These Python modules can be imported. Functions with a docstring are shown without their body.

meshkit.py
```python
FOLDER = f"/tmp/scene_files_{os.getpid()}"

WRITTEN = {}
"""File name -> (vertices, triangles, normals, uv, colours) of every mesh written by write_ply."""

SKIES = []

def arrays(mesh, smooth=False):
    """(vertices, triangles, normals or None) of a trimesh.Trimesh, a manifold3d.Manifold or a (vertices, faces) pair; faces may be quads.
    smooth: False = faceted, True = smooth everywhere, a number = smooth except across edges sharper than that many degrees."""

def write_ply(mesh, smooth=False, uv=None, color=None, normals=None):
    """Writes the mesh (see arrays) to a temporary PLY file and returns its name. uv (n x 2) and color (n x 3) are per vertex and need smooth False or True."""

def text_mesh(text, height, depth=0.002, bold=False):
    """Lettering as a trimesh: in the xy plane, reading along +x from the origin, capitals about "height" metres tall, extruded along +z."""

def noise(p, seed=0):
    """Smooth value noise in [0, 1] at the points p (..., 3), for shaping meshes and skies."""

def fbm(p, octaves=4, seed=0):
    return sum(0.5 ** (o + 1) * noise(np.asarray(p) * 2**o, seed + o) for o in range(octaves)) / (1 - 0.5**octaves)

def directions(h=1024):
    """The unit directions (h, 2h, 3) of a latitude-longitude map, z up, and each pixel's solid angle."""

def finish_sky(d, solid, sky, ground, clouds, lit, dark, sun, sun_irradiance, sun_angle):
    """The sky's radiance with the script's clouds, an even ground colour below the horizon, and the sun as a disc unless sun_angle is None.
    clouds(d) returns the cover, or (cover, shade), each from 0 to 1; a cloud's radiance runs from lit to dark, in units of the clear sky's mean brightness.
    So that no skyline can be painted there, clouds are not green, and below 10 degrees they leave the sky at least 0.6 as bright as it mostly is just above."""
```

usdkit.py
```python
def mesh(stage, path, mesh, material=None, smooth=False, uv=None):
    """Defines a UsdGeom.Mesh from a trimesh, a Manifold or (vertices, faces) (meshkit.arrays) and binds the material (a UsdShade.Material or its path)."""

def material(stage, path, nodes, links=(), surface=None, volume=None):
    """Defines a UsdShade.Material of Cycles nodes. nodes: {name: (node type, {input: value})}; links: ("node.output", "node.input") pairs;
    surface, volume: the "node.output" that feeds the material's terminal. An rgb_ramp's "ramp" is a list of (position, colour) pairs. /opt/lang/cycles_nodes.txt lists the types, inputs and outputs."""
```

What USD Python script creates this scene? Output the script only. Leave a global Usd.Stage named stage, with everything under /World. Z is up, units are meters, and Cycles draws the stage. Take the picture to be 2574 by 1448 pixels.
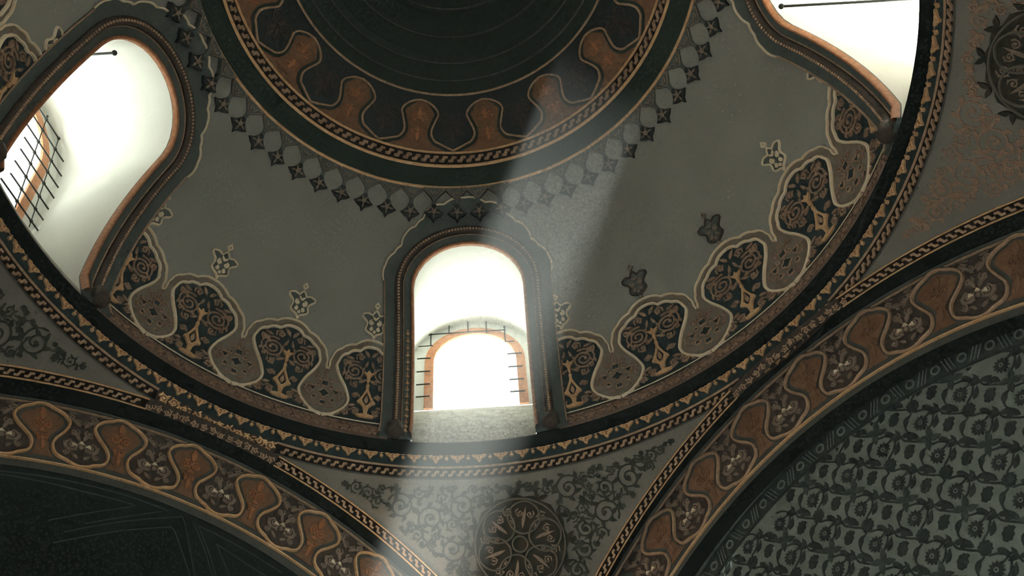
import math, numpy as np, shapely, trimesh, usdkit
from shapely.geometry import Polygon, LineString, Point, MultiPolygon, box
from shapely.ops import unary_union
from shapely import affinity
from scipy.spatial import Delaunay
from pxr import Usd, UsdGeom, UsdLux, UsdShade, Gf, Sdf

stage = Usd.Stage.CreateInMemory()
UsdGeom.SetStageUpAxis(stage, 'Z'); UsdGeom.SetStageMetersPerUnit(stage, 1.0)
UsdGeom.Xform.Define(stage, '/World'); UsdGeom.Scope.Define(stage, '/World/Looks')
SC, ZO = 4.0, 1.6           # dome radius about 4 m, eye 1.6 m above the floor
rad, deg, cos, sin, pi = math.radians, math.degrees, math.cos, math.sin, math.pi

# ---------------------------------------------------------------- camera, sky, sun, exposure
YAW, PITCH, ROLL, FPX, CAMD = -0.1030, 0.9193, -0.0815, 2578.086, 1.0336
EXPOSURE = 1.5
fw = np.array([cos(YAW)*cos(PITCH), sin(YAW)*cos(PITCH), sin(PITCH)])
rt = np.array([sin(YAW), -cos(YAW), 0.0]); up = np.cross(rt, fw)
ri, uq = cos(ROLL)*rt + sin(ROLL)*up, -sin(ROLL)*rt + cos(ROLL)*up
cam = UsdGeom.Camera.Define(stage, '/World/camera')
eye = np.array([-CAMD*SC, 0, ZO])
cam.AddTransformOp().Set(Gf.Matrix4d(*ri, 0, *uq, 0, *(-fw), 0, *eye, 1))
cam.CreateHorizontalApertureAttr(36.0); cam.CreateVerticalApertureAttr(36.0*1448/2574)
cam.CreateFocalLengthAttr(36.0*FPX/2574); cam.CreateClippingRangeAttr(Gf.Vec2f(0.05, 500)); cam.CreateExposureAttr(EXPOSURE)

SKY = UsdLux.DomeLight.Define(stage, '/World/sky')
SKY.CreateColorAttr(Gf.Vec3f(0.95, 1.0, 0.915)); SKY.CreateIntensityAttr(0.31)
SUN = UsdLux.DistantLight.Define(stage, '/World/sun')
SUN.CreateColorAttr(Gf.Vec3f(1.0, 0.975, 0.90)); SUN.CreateIntensityAttr(14.0); SUN.CreateAngleAttr(0.9); SUN.CreateNormalizeAttr(True)
sd = np.array([0.8614, 0.2971, -0.4119])           # the way the sunlight travels
zz = -sd/np.linalg.norm(sd); xx = np.cross([0, 0, 1], zz); xx /= np.linalg.norm(xx); yy = np.cross(zz, xx)
SUN.AddTransformOp().Set(Gf.Matrix4d(*xx, 0, *yy, 0, *zz, 0, 0, 0, 30, 1))
HAZE = (0.025,)                                       # dusty air: scattering per metre

# ---------------------------------------------------------------- materials
M = {}
def paint(name, a, b=None, scale=3.0, rough=0.75, metal=0.0, bump=0.0, bscale=30.0, spec=0.3, detail=1.5, lo=0.35, hi=0.65):
    """A painted or gilded surface: two tones mottled by noise, a little relief."""
    b = a if b is None else b
    nodes = {'g': ('geometry', {}), 'n': ('noise_texture', {'scale': scale, 'detail': detail, 'roughness': 0.6}),
             'r': ('rgb_ramp', {'ramp': [(lo, a), (hi, b)]}),
             'p': ('principled_bsdf', {'roughness': rough, 'metallic': metal, 'specular_ior_level': spec})}
    links = [('g.position', 'n.vector'), ('n.fac', 'r.fac'), ('r.color', 'p.base_color')]
    if rough >= .65 and not metal and not bump:      # matt lime paint
        nodes['p'] = ('diffuse_bsdf', {'roughness': .4}); links[2] = ('r.color', 'p.color')
    if bump:
        nodes['n2'] = ('noise_texture', {'scale': bscale, 'detail': 1.0}); nodes['b'] = ('bump', {'strength': bump, 'distance': 0.02})
        links += [('g.position', 'n2.vector'), ('n2.fac', 'b.height'), ('b.normal', 'p.normal')]
    M[name] = usdkit.material(stage, '/World/Looks/'+name, nodes, links, surface='p.BSDF')
paint('dome_paint', (.33, .338, .305), (.37, .376, .342), scale=1.2)
paint('frame_paint', (.082, .105, .099), (.11, .132, .122), scale=6, rough=.6)
paint('gold', (.78, .46, .23), (.88, .58, .33), scale=14, rough=.38, metal=.25, bump=.3, bscale=40)
paint('pale_gold', (.93, .75, .53), (.98, .85, .66), scale=14, rough=.4, metal=.05)
paint('dull_gold', (.46, .30, .19), (.60, .41, .27), scale=18, rough=.5, metal=.15, bump=.3, bscale=40)
paint('bronze', (.32, .205, .14), (.46, .31, .21), scale=25, rough=.5, metal=.1, bump=.4, bscale=50)
paint('teal', (.018, .036, .040), (.028, .052, .056), scale=5, rough=.55)
paint('dark_teal', (.012, .020, .020), (.020, .030, .029), scale=8, rough=.6)
paint('green_band', (.030, .048, .040), (.050, .070, .058), scale=22, rough=.65)
paint('black_cove_shade', (.015, .021, .019), (.022, .029, .027), scale=6, rough=.7)  # cove black; arch reveals and soffits wear it as painted-in shade
paint('brown_band', (.18, .115, .09), (.27, .18, .14), scale=30, rough=.65, bump=.4, bscale=60)
paint('drop_brown', (.23, .18, .135), (.27, .245, .205), scale=9, rough=.7)
paint('rust', (.42, .165, .07), (.58, .28, .14), scale=22, rough=.6, lo=.42, hi=.68)
paint('rust_bay', (.22, .12, .072), (.30, .175, .105), scale=14, rough=.7)
paint('slate', (.10, .105, .095), (.13, .135, .12), scale=10, rough=.7)
paint('fret_ground', (.022, .017, .014), (.034, .026, .021), scale=20, rough=.7)
paint('pendentive_paint', (.245, .235, .205), (.30, .288, .255), scale=2.2, rough=.75)
paint('vine', (.055, .065, .055), (.085, .09, .075), scale=9, rough=.7)
paint('rosette_dark', (.045, .05, .042), (.075, .065, .05), scale=8, rough=.65)
paint('rosette_line', (.12, .125, .10), (.17, .145, .115), scale=14, rough=.6)
paint('umber', (.055, .04, .032), (.095, .07, .055), scale=26, rough=.65, bump=.3)
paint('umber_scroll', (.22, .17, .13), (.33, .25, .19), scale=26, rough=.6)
paint('reveal_white', (.82, .83, .78), (.88, .89, .84), scale=4, rough=.85, bump=.1)
paint('sill_stone', (.42, .40, .35), (.60, .58, .51), scale=6, rough=.85, bump=.25)
paint('brick', (.62, .30, .17), (.74, .40, .25), scale=18, rough=.8)
paint('iron', (.03, .032, .03), (.05, .05, .045), scale=30, rough=.55, metal=.4)
paint('tile_light', (.17, .205, .18), (.22, .255, .225), scale=7, rough=.45, spec=.4)
paint('tile_dark', (.014, .024, .021), (.022, .034, .030), scale=14, rough=.45, spec=.4)
paint('tile_mid', (.03, .045, .04), (.042, .06, .053), scale=14, rough=.45, spec=.4)
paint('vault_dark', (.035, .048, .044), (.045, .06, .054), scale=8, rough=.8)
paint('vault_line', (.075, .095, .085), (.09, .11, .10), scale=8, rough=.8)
paint('floor_stone', (.30, .29, .27), (.38, .37, .345), scale=1.5, rough=.8)
paint('wall_plain', (.22, .215, .20), (.27, .265, .25), scale=2, rough=.85)
paint('outer_ground', (.47, .51, .49), (.55, .59, .565), scale=1, rough=.9)
for i_, h_ in enumerate(HAZE): M['haze%d' % i_] = usdkit.material(stage, '/World/Looks/haze_%d' % i_, {'v': ('principled_volume', {'color': (.90, 1.0, 1.0), 'density': h_, 'anisotropy': 0.25})}, [], volume='v.volume')

# ---------------------------------------------------------------- prims
used = {}
def numbered(path):
    n = used.get(path, -1) + 1; used[path] = n
    return path if n == 0 else '%s_%03d' % (path, n)
def W(P): return np.asarray(P, float)*SC + np.array([0, 0, ZO])
def tag(path, **k):
    p = stage.GetPrimAtPath(path)
    for a, b in k.items():
        if b is not None: p.SetCustomDataByKey(a, b)
def solo(name, mesh, mat, smooth=True, parent='/World', **k):
    """One mesh of its own, in world coordinates."""
    path = numbered(parent+'/'+name)
    v, f = mesh
    usdkit.mesh(stage, path, (W(v), f), M[mat], smooth=smooth)
    tag(path, **k); return path
class Thing:
    """A top-level Xform whose parts are meshes (and their sub-parts)."""
    def __init__(self, name, **k):
        self.path = numbered('/World/'+name); self.parts = []; self.k = k
    def part(self, name, mesh, mat, smooth=True, label=None, kind=None, under=None):
        v, f = mesh
        if len(f): self.parts.append((name, W(v), np.asarray(f), mat, smooth, label, kind, under))
        return len(self.parts)-1
    def done(self):
        if not self.parts: return None
        x = UsdGeom.Xform.Define(stage, self.path)
        allv = np.vstack([p[1] for p in self.parts]); o = (allv.min(0)+allv.max(0))/2
        x.AddTranslateOp().Set(Gf.Vec3d(*map(float, o)))
        paths = []
        for name, v, f, mat, smooth, label, kind, under in self.parts:
            par = self.path if under is None else paths[under]
            path = numbered(par+'/'+name); paths.append(path)
            usdkit.mesh(stage, path, (v-o, f), M[mat], smooth=smooth)
            if label: tag(path, label=label)
            if kind: tag(path, kind=kind)
        tag(self.path, **self.k); return self.path
ORD = 'first second third fourth fifth sixth seventh eighth ninth tenth eleventh twelfth thirteenth fourteenth fifteenth sixteenth seventeenth eighteenth nineteenth twentieth'.split()

# ---------------------------------------------------------------- mesh tools
def join(ms):
    V, F, n = [], [], 0
    for v, f in ms:
        if len(f) == 0: continue
        V.append(np.asarray(v, float)); F.append(np.asarray(f)+n); n += len(v)
    return (np.vstack(V), np.vstack(F)) if V else (np.zeros((0, 3)), np.zeros((0, 3), int))
def polys(g):
    if g is None or g.is_empty: return []
    if g.geom_type == 'Polygon': return [g]
    return [x for x in getattr(g, 'geoms', []) if x.geom_type == 'Polygon' and x.area > 1e-9]
def lines(g):
    if g.is_empty: return []
    if g.geom_type in ('LineString', 'LinearRing'): return [g]
    return [y for x in getattr(g, 'geoms', []) for y in lines(x)]
def ev(mp, q, d):
    q = np.atleast_2d(q); return mp(q[:, 0], q[:, 1], np.full(len(q), float(d)) if np.ndim(d) == 0 else d)
def edges(poly, mp, d0, d1):
    out = []
    for ring in [poly.exterior, *poly.interiors]:
        c = np.array(ring.coords)[:-1]; n = len(c); i = np.arange(n); j = (i+1) % n
        v = np.vstack([ev(mp, c, d0), ev(mp, c, d1)])
        out.append((v, np.vstack([np.stack([i, j, j+n], 1), np.stack([i, j+n, i+n], 1)])))
    return join(out)
def fill(g, mp, res=.03, d=0.0, d0=None, bres=None):
    """A surface patch with points inside, so that it follows a curved wall."""
    out = []
    for p in polys(g):
        p = p.segmentize(bres or res*.6)
        c = np.vstack([np.array(r.coords)[:-1] for r in [p.exterior, *p.interiors]])
        x0, y0, x1, y1 = p.bounds
        X, Y = np.meshgrid(np.arange(x0, x1, res), np.arange(y0, y1, res*.87)); X[1::2] += res/2
        q = np.stack([X.ravel(), Y.ravel()], 1)
        inner = p.buffer(-res*.35)
        q = q[shapely.contains_xy(inner, q[:, 0], q[:, 1])] if not inner.is_empty else q[:0]
        a = np.vstack([c, q])
        if len(a) < 4: continue
        t = Delaunay(a, qhull_options='QJ Qbb').simplices; m = a[t].mean(1)
        ar = np.abs(np.cross(a[t[:, 1]]-a[t[:, 0]], a[t[:, 2]]-a[t[:, 0]]))
        t = t[shapely.contains_xy(p, m[:, 0], m[:, 1]) & (ar > 1e-10)]
        out.append((ev(mp, a, d), t))
        if d0 is not None: out.append(edges(p, mp, d0, d))
    return join(out)
def slab(g, mp, d0, d1, seg=.02, simp=0.0004):
    """A flat relief cut to an outline (holes kept), raised from d0 to d1."""
    out = []
    for p in polys(g.simplify(simp) if simp else g):
        if p.area < 2e-7: continue
        p = p.segmentize(seg)
        try: v, f = trimesh.creation.triangulate_polygon(p, engine='earcut')
        except Exception: continue
        out.append((ev(mp, v, d1), f)); out.append(edges(p, mp, d0, d1))
    return join(out)
def dense(pts, step):
    l = LineString(pts); n = max(2, int(math.ceil(l.length/step))+1)
    return np.array([l.interpolate(t, normalized=True).coords[0] for t in np.linspace(0, 1, n)])
def ribbon(pts, w, mp, d, d0=0.0, closed=False, step=None):
    """A rounded moulding of width w laid along a line."""
    p = np.asarray(pts, float)
    if step: p = dense(np.vstack([p, p[:1]]) if closed else p, step); p = p[:-1] if closed else p
    if len(p) < 2: return (np.zeros((0, 3)), np.zeros((0, 3), int))
    t = (np.roll(p, -1, 0)-np.roll(p, 1, 0)) if closed else np.gradient(p, axis=0)
    t /= np.linalg.norm(t, axis=1, keepdims=True)+1e-12; nn = np.stack([-t[:, 1], t[:, 0]], 1)
    k, rows = len(p), []
    for s, h in ((-.5, d0), (-.38, d0+(d-d0)*.8), (0, d), (.38, d0+(d-d0)*.8), (.5, d0)): rows.append(ev(mp, p+nn*w*s, h))
    v = np.vstack(rows); f = []
    m = k if closed else k-1; i = np.arange(m); j = (i+1) % k
    for r in range(4):
        a, b = r*k, (r+1)*k
        f += [np.stack([a+i, a+j, b+j], 1), np.stack([a+i, b+j, b+i], 1)]
    return v, np.vstack(f)
def ribbons(g, w, mp, d, d0=0.0, step=.012):
    return join([ribbon(np.array(l.coords), w, mp, d, d0, step=step) for l in lines(g) if l.length > w])
def grid(fn, us, vs):
    U, V = np.meshgrid(us, vs, indexing='ij'); P = fn(U.ravel(), V.ravel()); n, m = len(us), len(vs)
    i, j = np.meshgrid(np.arange(n-1), np.arange(m-1), indexing='ij'); a = (i*m+j).ravel()
    return P, np.vstack([np.stack([a, a+m, a+m+1], 1), np.stack([a, a+m+1, a+1], 1)])
def tube3(P, r, sides=8, closed=False):
    P = np.asarray(P, float); r = np.broadcast_to(r, (len(P),))
    t = (np.roll(P, -1, 0)-np.roll(P, 1, 0)) if closed else np.gradient(P, axis=0)
    t /= np.linalg.norm(t, axis=1, keepdims=True)+1e-12
    ref = np.array([0, 0, 1.0]) if abs(t[:, 2]).mean() < .8 else np.array([1.0, 0, 0])
    a = np.cross(t, ref); a /= np.linalg.norm(a, axis=1, keepdims=True)+1e-12; b = np.cross(t, a)
    an = np.arange(sides)*2*pi/sides
    v = P[:, None]+r[:, None, None]*(np.cos(an)[None, :, None]*a[:, None]+np.sin(an)[None, :, None]*b[:, None])
    k = len(P); m = k if closed else k-1
    i, j = np.meshgrid(np.arange(m), np.arange(sides), indexing='ij'); i2 = (i+1) % k; j2 = (j+1) % sides
    A, B, C, D = (i*sides+j).ravel(), (i*sides+j2).ravel(), (i2*sides+j2).ravel(), (i2*sides+j).ravel()
    f = [np.stack([A, B, C], 1), np.stack([A, C, D], 1)]; v = v.reshape(-1, 3)
    if not closed:
        v = np.vstack([v, P[:1], P[-1:]]); n = len(v)
        for e, base in ((n-2, 0), (n-1, (k-1)*sides)):
            q = np.arange(sides); f.append(np.stack([np.full(sides, e), base+q, base+(q+1) % sides], 1))
    return v, np.vstack(f)
def ball(c, r, sub=1):
    m = trimesh.creation.icosphere(sub, 1.0); return np.asarray(c)+m.vertices*r, m.faces
def boxm(c, sx, sy, sz, rz=0.0):
    m = trimesh.creation.box((sx, sy, sz)); v = m.vertices; R = np.array([[cos(rz), -sin(rz), 0], [sin(rz), cos(rz), 0], [0, 0, 1]])
    return np.asarray(c)+v@R.T, m.faces
def smooth_line(pts, n=6, closed=False):
    """Catmull-Rom through the points."""
    p = np.asarray(pts, float); k = len(p)
    q = np.vstack([p[-1:], p, p[:2]]) if closed else np.vstack([2*p[:1]-p[1:2], p, 2*p[-1:]-p[-2:-1]])
    out = []
    for i in range(k if closed else k-1):
        a, b, c, d = q[i:i+4]
        for t in np.arange(n)/n: out.append(.5*((2*b)+(c-a)*t+(2*a-5*b+4*c-d)*t*t+(3*b-a-3*c+d)*t**3))
    if not closed: out.append(p[-1])
    return np.array(out)
def scallop(pts, bulge, n=6):
    """Cusped line: arcs bulging to the left of each chord."""
    out = []
    for a, b in zip(pts[:-1], pts[1:]):
        a, b = np.array(a, float), np.array(b, float); ch = b-a; nn = np.array([-ch[1], ch[0]])
        for t in np.arange(n)/n: out.append(a+ch*t+nn*bulge*4*t*(1-t))
    out.append(np.array(pts[-1], float)); return np.array(out)

# ---------------------------------------------------------------- scrolls and leaves (outlines in a flat map)
def leaf(x, y, a, l, w):
    t = np.linspace(0, 1, 8); up_ = np.stack([t*l, w*np.sin(pi*t**.8)], 1); lo = np.stack([t[::-1]*l, -w*.6*np.sin(pi*t[::-1]**.8)], 1)
    q = np.vstack([up_, lo[1:-1]]); c, s = cos(a), sin(a)
    return Polygon(np.stack([x+q[:, 0]*c-q[:, 1]*s, y+q[:, 0]*s+q[:, 1]*c], 1)).buffer(0)
def spiral(x, y, r, turns, a0, hand, n=34, r1=.18):
    t = np.linspace(0, 1, n); rr = r*(1-(1-r1)*t); a = a0+hand*2*pi*turns*t
    return np.stack([x+rr*np.cos(a), y+rr*np.sin(a)], 1)
def scroll(x, y, r, a0, hand, w, turns=1.6, leaves=5, ll=.55, tail=True):
    """A tendril curling inward with leaves growing outward from it."""
    p = spiral(x, y, r, turns, a0, hand); g = [LineString(p).buffer(w, quad_segs=2), Point(p[-1]).buffer(w*2.1, 5)]
    for k in range(leaves):
        i = int(2+k*(len(p)*.62)/leaves); d = p[i+1]-p[i]; a = math.atan2(d[1], d[0])-hand*.75
        g.append(leaf(p[i][0], p[i][1], a, r*ll, r*ll*.3))
    q = p[len(p)//2]; g.append(leaf(q[0], q[1], a0+1, r*ll*.7, r*ll*.2))
    return g
def flower(x, y, r, n, depth=.25, a0=0.0, k=None):
    m = n*4; t = np.arange(m)*2*pi/m; rr = r*(1-depth*.5+depth*.5*np.cos(n*t))
    return Polygon(np.stack([x+rr*np.cos(t+a0), y+rr*np.sin(t+a0)], 1))
def mirror(gs): return list(gs)+[affinity.scale(g, -1, 1, origin=(0, 0)) for g in gs]

# ---------------------------------------------------------------- the surfaces
R0, Z0, B0 = 1.028, 2.059, 1.069
def prof(z):
    z = np.asarray(z, float)
    low = 1.0+(z-1.9803)/(Z0-1.9803)*(R0-1.0)
    return np.where(z < Z0, np.maximum(low, .99), R0*np.sqrt(np.clip(1-((z-Z0)/B0)**2, 0, 1)))
def dome(u, z, d):
    r = prof(z); k = (prof(z+1e-3)-prof(z-1e-3))/2e-3; n = np.sqrt(1+k*k)
    rr, z2 = r-d/n, z+d*k/n
    return np.stack([rr*np.cos(u), rr*np.sin(u), z2], -1)
def band(r0, z0, r1, z1, hc=None):
    """The ring between two circles; v runs 0..1 from the first to the second; d lifts it inward."""
    L = math.hypot(r1-r0, z1-z0); nr, nz = (z1-z0)/L, -(r1-r0)/L
    if nr > 0: nr, nz = -nr, -nz
    def f(u, v, d):
        r, z = r0+(r1-r0)*v+nr*d, z0+(z1-z0)*v+nz*d
        return np.stack([r*np.cos(u), r*np.sin(u), z], -1)
    f.L = L; return f
def band_m(r0, z0, r1, z1):
    """As band, but the flat map is metric at the ring: x = r*u, y = -(distance from the first circle)."""
    b = band(r0, z0, r1, z1); rm = (r0+r1)/2
    return lambda x, y, d: b(x/rm, -y/b.L, d)
def ring(r0, z0, r1, z1, u0=-pi, u1=pi, n=240, d=0.0, k=2):
    b = band(r0, z0, r1, z1)
    return grid(lambda u, v: b(u, v, np.full(len(u), d)), np.linspace(u0, u1, n), np.linspace(0, 1, k))
def ringline(r, z, w, d, u0=-pi, u1=pi, n=240, nr=-1.0, nz=0.0):
    """A rounded gold fillet round the dome: centre circle (r, z), half width along the wall."""
    tr, tz = -nz, nr; u = np.linspace(u0, u1, n); rows = []
    for s, h in ((-.5, 0), (-.38, .8*d), (0, d), (.38, .8*d), (.5, 0)):
        a, b = r+tr*s*w+nr*h, z+tz*s*w+nz*h; rows.append(np.stack([a*np.cos(u), a*np.sin(u), np.full(n, b)], 1))
    P = np.array(rows); return grid(lambda i, j: P[i.astype(int), j.astype(int)], np.arange(5), np.arange(n))
SR, SH = 1.7164, 0.5          # the pendentives' sphere: radius, centre height
SC0 = np.array([0, 0, SH])
def arch_line(psi, a):
    n, t = np.array([cos(psi), sin(psi), 0]), np.array([-sin(psi), cos(psi), 0])
    return n, t
def sph_arch(psi, a0, a1):
    """On the sphere beside an arch: x = angle from the crown, v = 0..1 from plane a0 to a1."""
    n, t = arch_line(psi, 0)
    def f(x, v, d):
        a = a0+(a1-a0)*v; rho = np.sqrt(SR*SR-a*a)
        P = a[:, None]*n+(rho*np.sin(x))[:, None]*t+np.stack([0*x, 0*x, SH+rho*np.cos(x)], 1)
        q = P-SC0; return P-q/np.linalg.norm(q, axis=1, keepdims=True)*np.asarray(d)[:, None]
    return f
def sph_local(phi0, z0):
    rho = math.sqrt(SR*SR-(z0-SH)**2); P0 = np.array([rho*cos(phi0), rho*sin(phi0), z0]); n = (P0-SC0)/SR
    e = np.array([-sin(phi0), cos(phi0), 0]); u = np.cross(n, e)
    def f(x, y, d):
        Q = n[None]*SR+x[:, None]*(-e)+y[:, None]*u; Q /= np.linalg.norm(Q, axis=1, keepdims=True)
        return SC0+Q*(SR-np.asarray(d))[:, None]
    f.inv = lambda P: (lambda q: np.stack([-(q@e), q@u], 1))((lambda q: q/(q@n)[:, None]*SR)(np.asarray(P)-SC0))
    return f
def plane_uz(psi, a):
    n, t = arch_line(psi, a)
    return lambda u, z, d: (a-np.asarray(d))[:, None]*n+np.asarray(u)[:, None]*t+np.stack([0*u, 0*u, z], 1)

# ================================================================ LARGE STRUCTURE
PL, PR = rad(35.0), rad(-55.0)                      # outward directions of the two arches in view
PB, PS = rad(125.0), rad(-145.0)                    # and of the two walls behind the camera
WINS = [('window_1', rad(-4.1), 0.0), ('window_2', rad(71.2), 0.05), ('window_3', rad(-99.3), 0.0), ('window_4', rad(145.0), 0.0), ('window_5', rad(212.0), 0.0)]
IW, ISP, IAP = .1705, 2.545, .138                   # the opening: half width, springing, rise of its head
def head(hw, z0, zs, rise, n=26):
    t = np.linspace(0, pi, n)
    return np.vstack([[(hw, z0)], np.stack([hw*np.cos(t), zs+rise*np.sin(t)], 1), [(-hw, z0)]])
half = [(.26, 1.992), (.26, 2.56), (.253, 2.612), (.226, 2.648), (.203, 2.672), (.19, 2.705), (.158, 2.729), (.132, 2.752), (.113, 2.777), (.066, 2.79), (0, 2.806)]
def crest(side):
    h = np.vstack([half[:2], scallop(half[1:], -.10)[1:]]); return h*[side, 1]
CONT = np.vstack([crest(1), crest(-1)[::-1][1:]])   # the surround's outline, lateral and height
def winmap(psi, lean=0.0):
    c, s = cos(psi), sin(psi)
    def f(y, z, d):
        y = y+lean*(z-2.25); r = prof(z); k = (prof(z+1e-3)-prof(z-1e-3))/2e-3; n = np.sqrt(1+k*k)
        d = np.asarray(d); x = np.sqrt(np.maximum(r*r-y*y, 0))-d/n; z2 = z+d*k/n
        return np.stack([x*c-y*s, x*s+y*c, z2], -1)
    return f
def to_phi(psi, lean, p):
    p = np.asarray(p, float); y = p[:, 0]+lean*(p[:, 1]-2.25)
    return np.stack([psi+np.arcsin(np.clip(y/prof(p[:, 1]), -1, 1)), p[:, 1]], 1)
def lift(psi, lean, p, off=0):
    q = to_phi(psi, lean, p); q[:, 0] += off; return Polygon(q).buffer(0)
OPEN = head(IW, 1.985, ISP, IAP)
HOLES = unary_union([lift(p, l, np.vstack([dense(OPEN, .03), OPEN[:1]]), o) for _, p, l in WINS for o in (0, -2*pi, 2*pi)])
FRAMES = unary_union([lift(p, l, dense(np.vstack([CONT, CONT[:1]]), .03), o) for _, p, l in WINS for o in (0, -2*pi, 2*pi)])

# the dome's painted shell, open at the windows
shell = box(-pi, Z0-.001, pi, 2.834).difference(HOLES)
ceiling = Thing('ceiling', kind='structure', label='grey painted inner shell of the dome, plain between the gilded ornaments')
ceiling.part('dome_shell', fill(shell, dome, .045, 0.0), 'dome_paint')
# crown of the dome: stepped rings rising to the dark inner cupola
CR = [(.492, 3.056), (.462, 3.098), (.425, 3.15), (.405, 3.158), (.36, 3.21), (.30, 3.262), (.285, 3.262), (.20, 3.315), (.10, 3.345), (0.0, 3.352)]
cup = [ring(*a, *b, k=3, n=160) for a, b in zip(CR[:-1], CR[1:])]
ceiling.part('cupola', join(cup), 'green_band', smooth=False, label='dark green inner cupola at the crown of the dome')
ceiling.part('crown_lobe_band', ring(.630, 2.918, .492, 3.056, k=4), 'rust_bay', label='brown band with green lobes round the crown')
ceiling.part('crown_key_band', ring(.6475, 2.857, .630, 2.918), 'fret_ground')
ceiling.part('crown_green_band', ring(.706, 2.8325, .6475, 2.857, k=3), 'green_band', label='dark green band round the crown')
ceiling.done()

def arcs_without(gaps, u0, u1, n_per=90):
    """Pieces of [u0, u1] left when the gaps (centre, half) are taken out."""
    g = sorted((a-h, a+h) for a, h in gaps); out, at = [], u0
    for a, b in g:
        if b < u0 or a > u1: continue
        if a > at: out.append((at, a))
        at = max(at, b)
    if at < u1: out.append((at, u1))
    return out
WGAP = [(p, math.asin(.238/1.015)) for _, p, _ in WINS]+[(WINS[4][1]-2*pi, math.asin(.238/1.015))]
OGAP = [(p, math.asin(.172/1.005)) for _, p, _ in WINS]+[(WINS[4][1]-2*pi, math.asin(.172/1.005))]
CLUMP = [(PL, rad(9.3)), (PR, rad(8.6))]            # where the arches touch the ring, scrollwork replaces the fret

# cornice ring: brown moulding, black cove, green frieze, fret, in one thing
C1, C2, C3, C4, C5 = (1.028, 2.059), (1.0, 1.9803), (1.02, 1.952), (1.0244, 1.9134), (1.03, 1.873)
cornice = Thing('trim_1', kind='structure', label='ring cornice under the dome: brown moulding, black cove, green frieze with gilded palmettes, key fret')
for a, b in arcs_without(WGAP, -pi, pi):
    n = max(3, int((b-a)/.03)); cornice.part('moulding', ring(C1[0]-.002, C1[1], C2[0]-.002, C2[1], a, b, n, k=3), 'brown_band', label='brown ornamented moulding')
    cornice.part('fillet', ringline(C1[0]-.003, C1[1]+.001, .0055, .004, a, b, n), 'pale_gold')
cornice.part('cove', join([ring(C2[0]-.002, C2[1], C3[0]+.012, C3[1]+.012), ring(C3[0]+.012, C3[1]+.012, *C3)]), 'black_cove_shade', label='black cove')
for a, b in arcs_without(OGAP, -pi, pi): cornice.part('backing', ring(1.004, 1.977, 1.014, 2.01, a, b, max(3, int((b-a)/.03))), 'black_cove_shade')
cornice.part('frieze', ring(*C3, *C4), 'teal', label='dark green frieze')
cornice.part('key_ground', ring(*C4, *C5), 'fret_ground')
for a, b in arcs_without(CLUMP, -pi, pi):
    n = max(3, int((b-a)/.02))
    cornice.part('gold_fillet', ringline(C4[0], C4[1]-.002, .0062, .004, a, b, n), 'dull_gold')
    cornice.part('lower_fillet', ringline(C5[0]-.001, C5[1]+.002, .0048, .003, a, b, n), 'slate')

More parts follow.
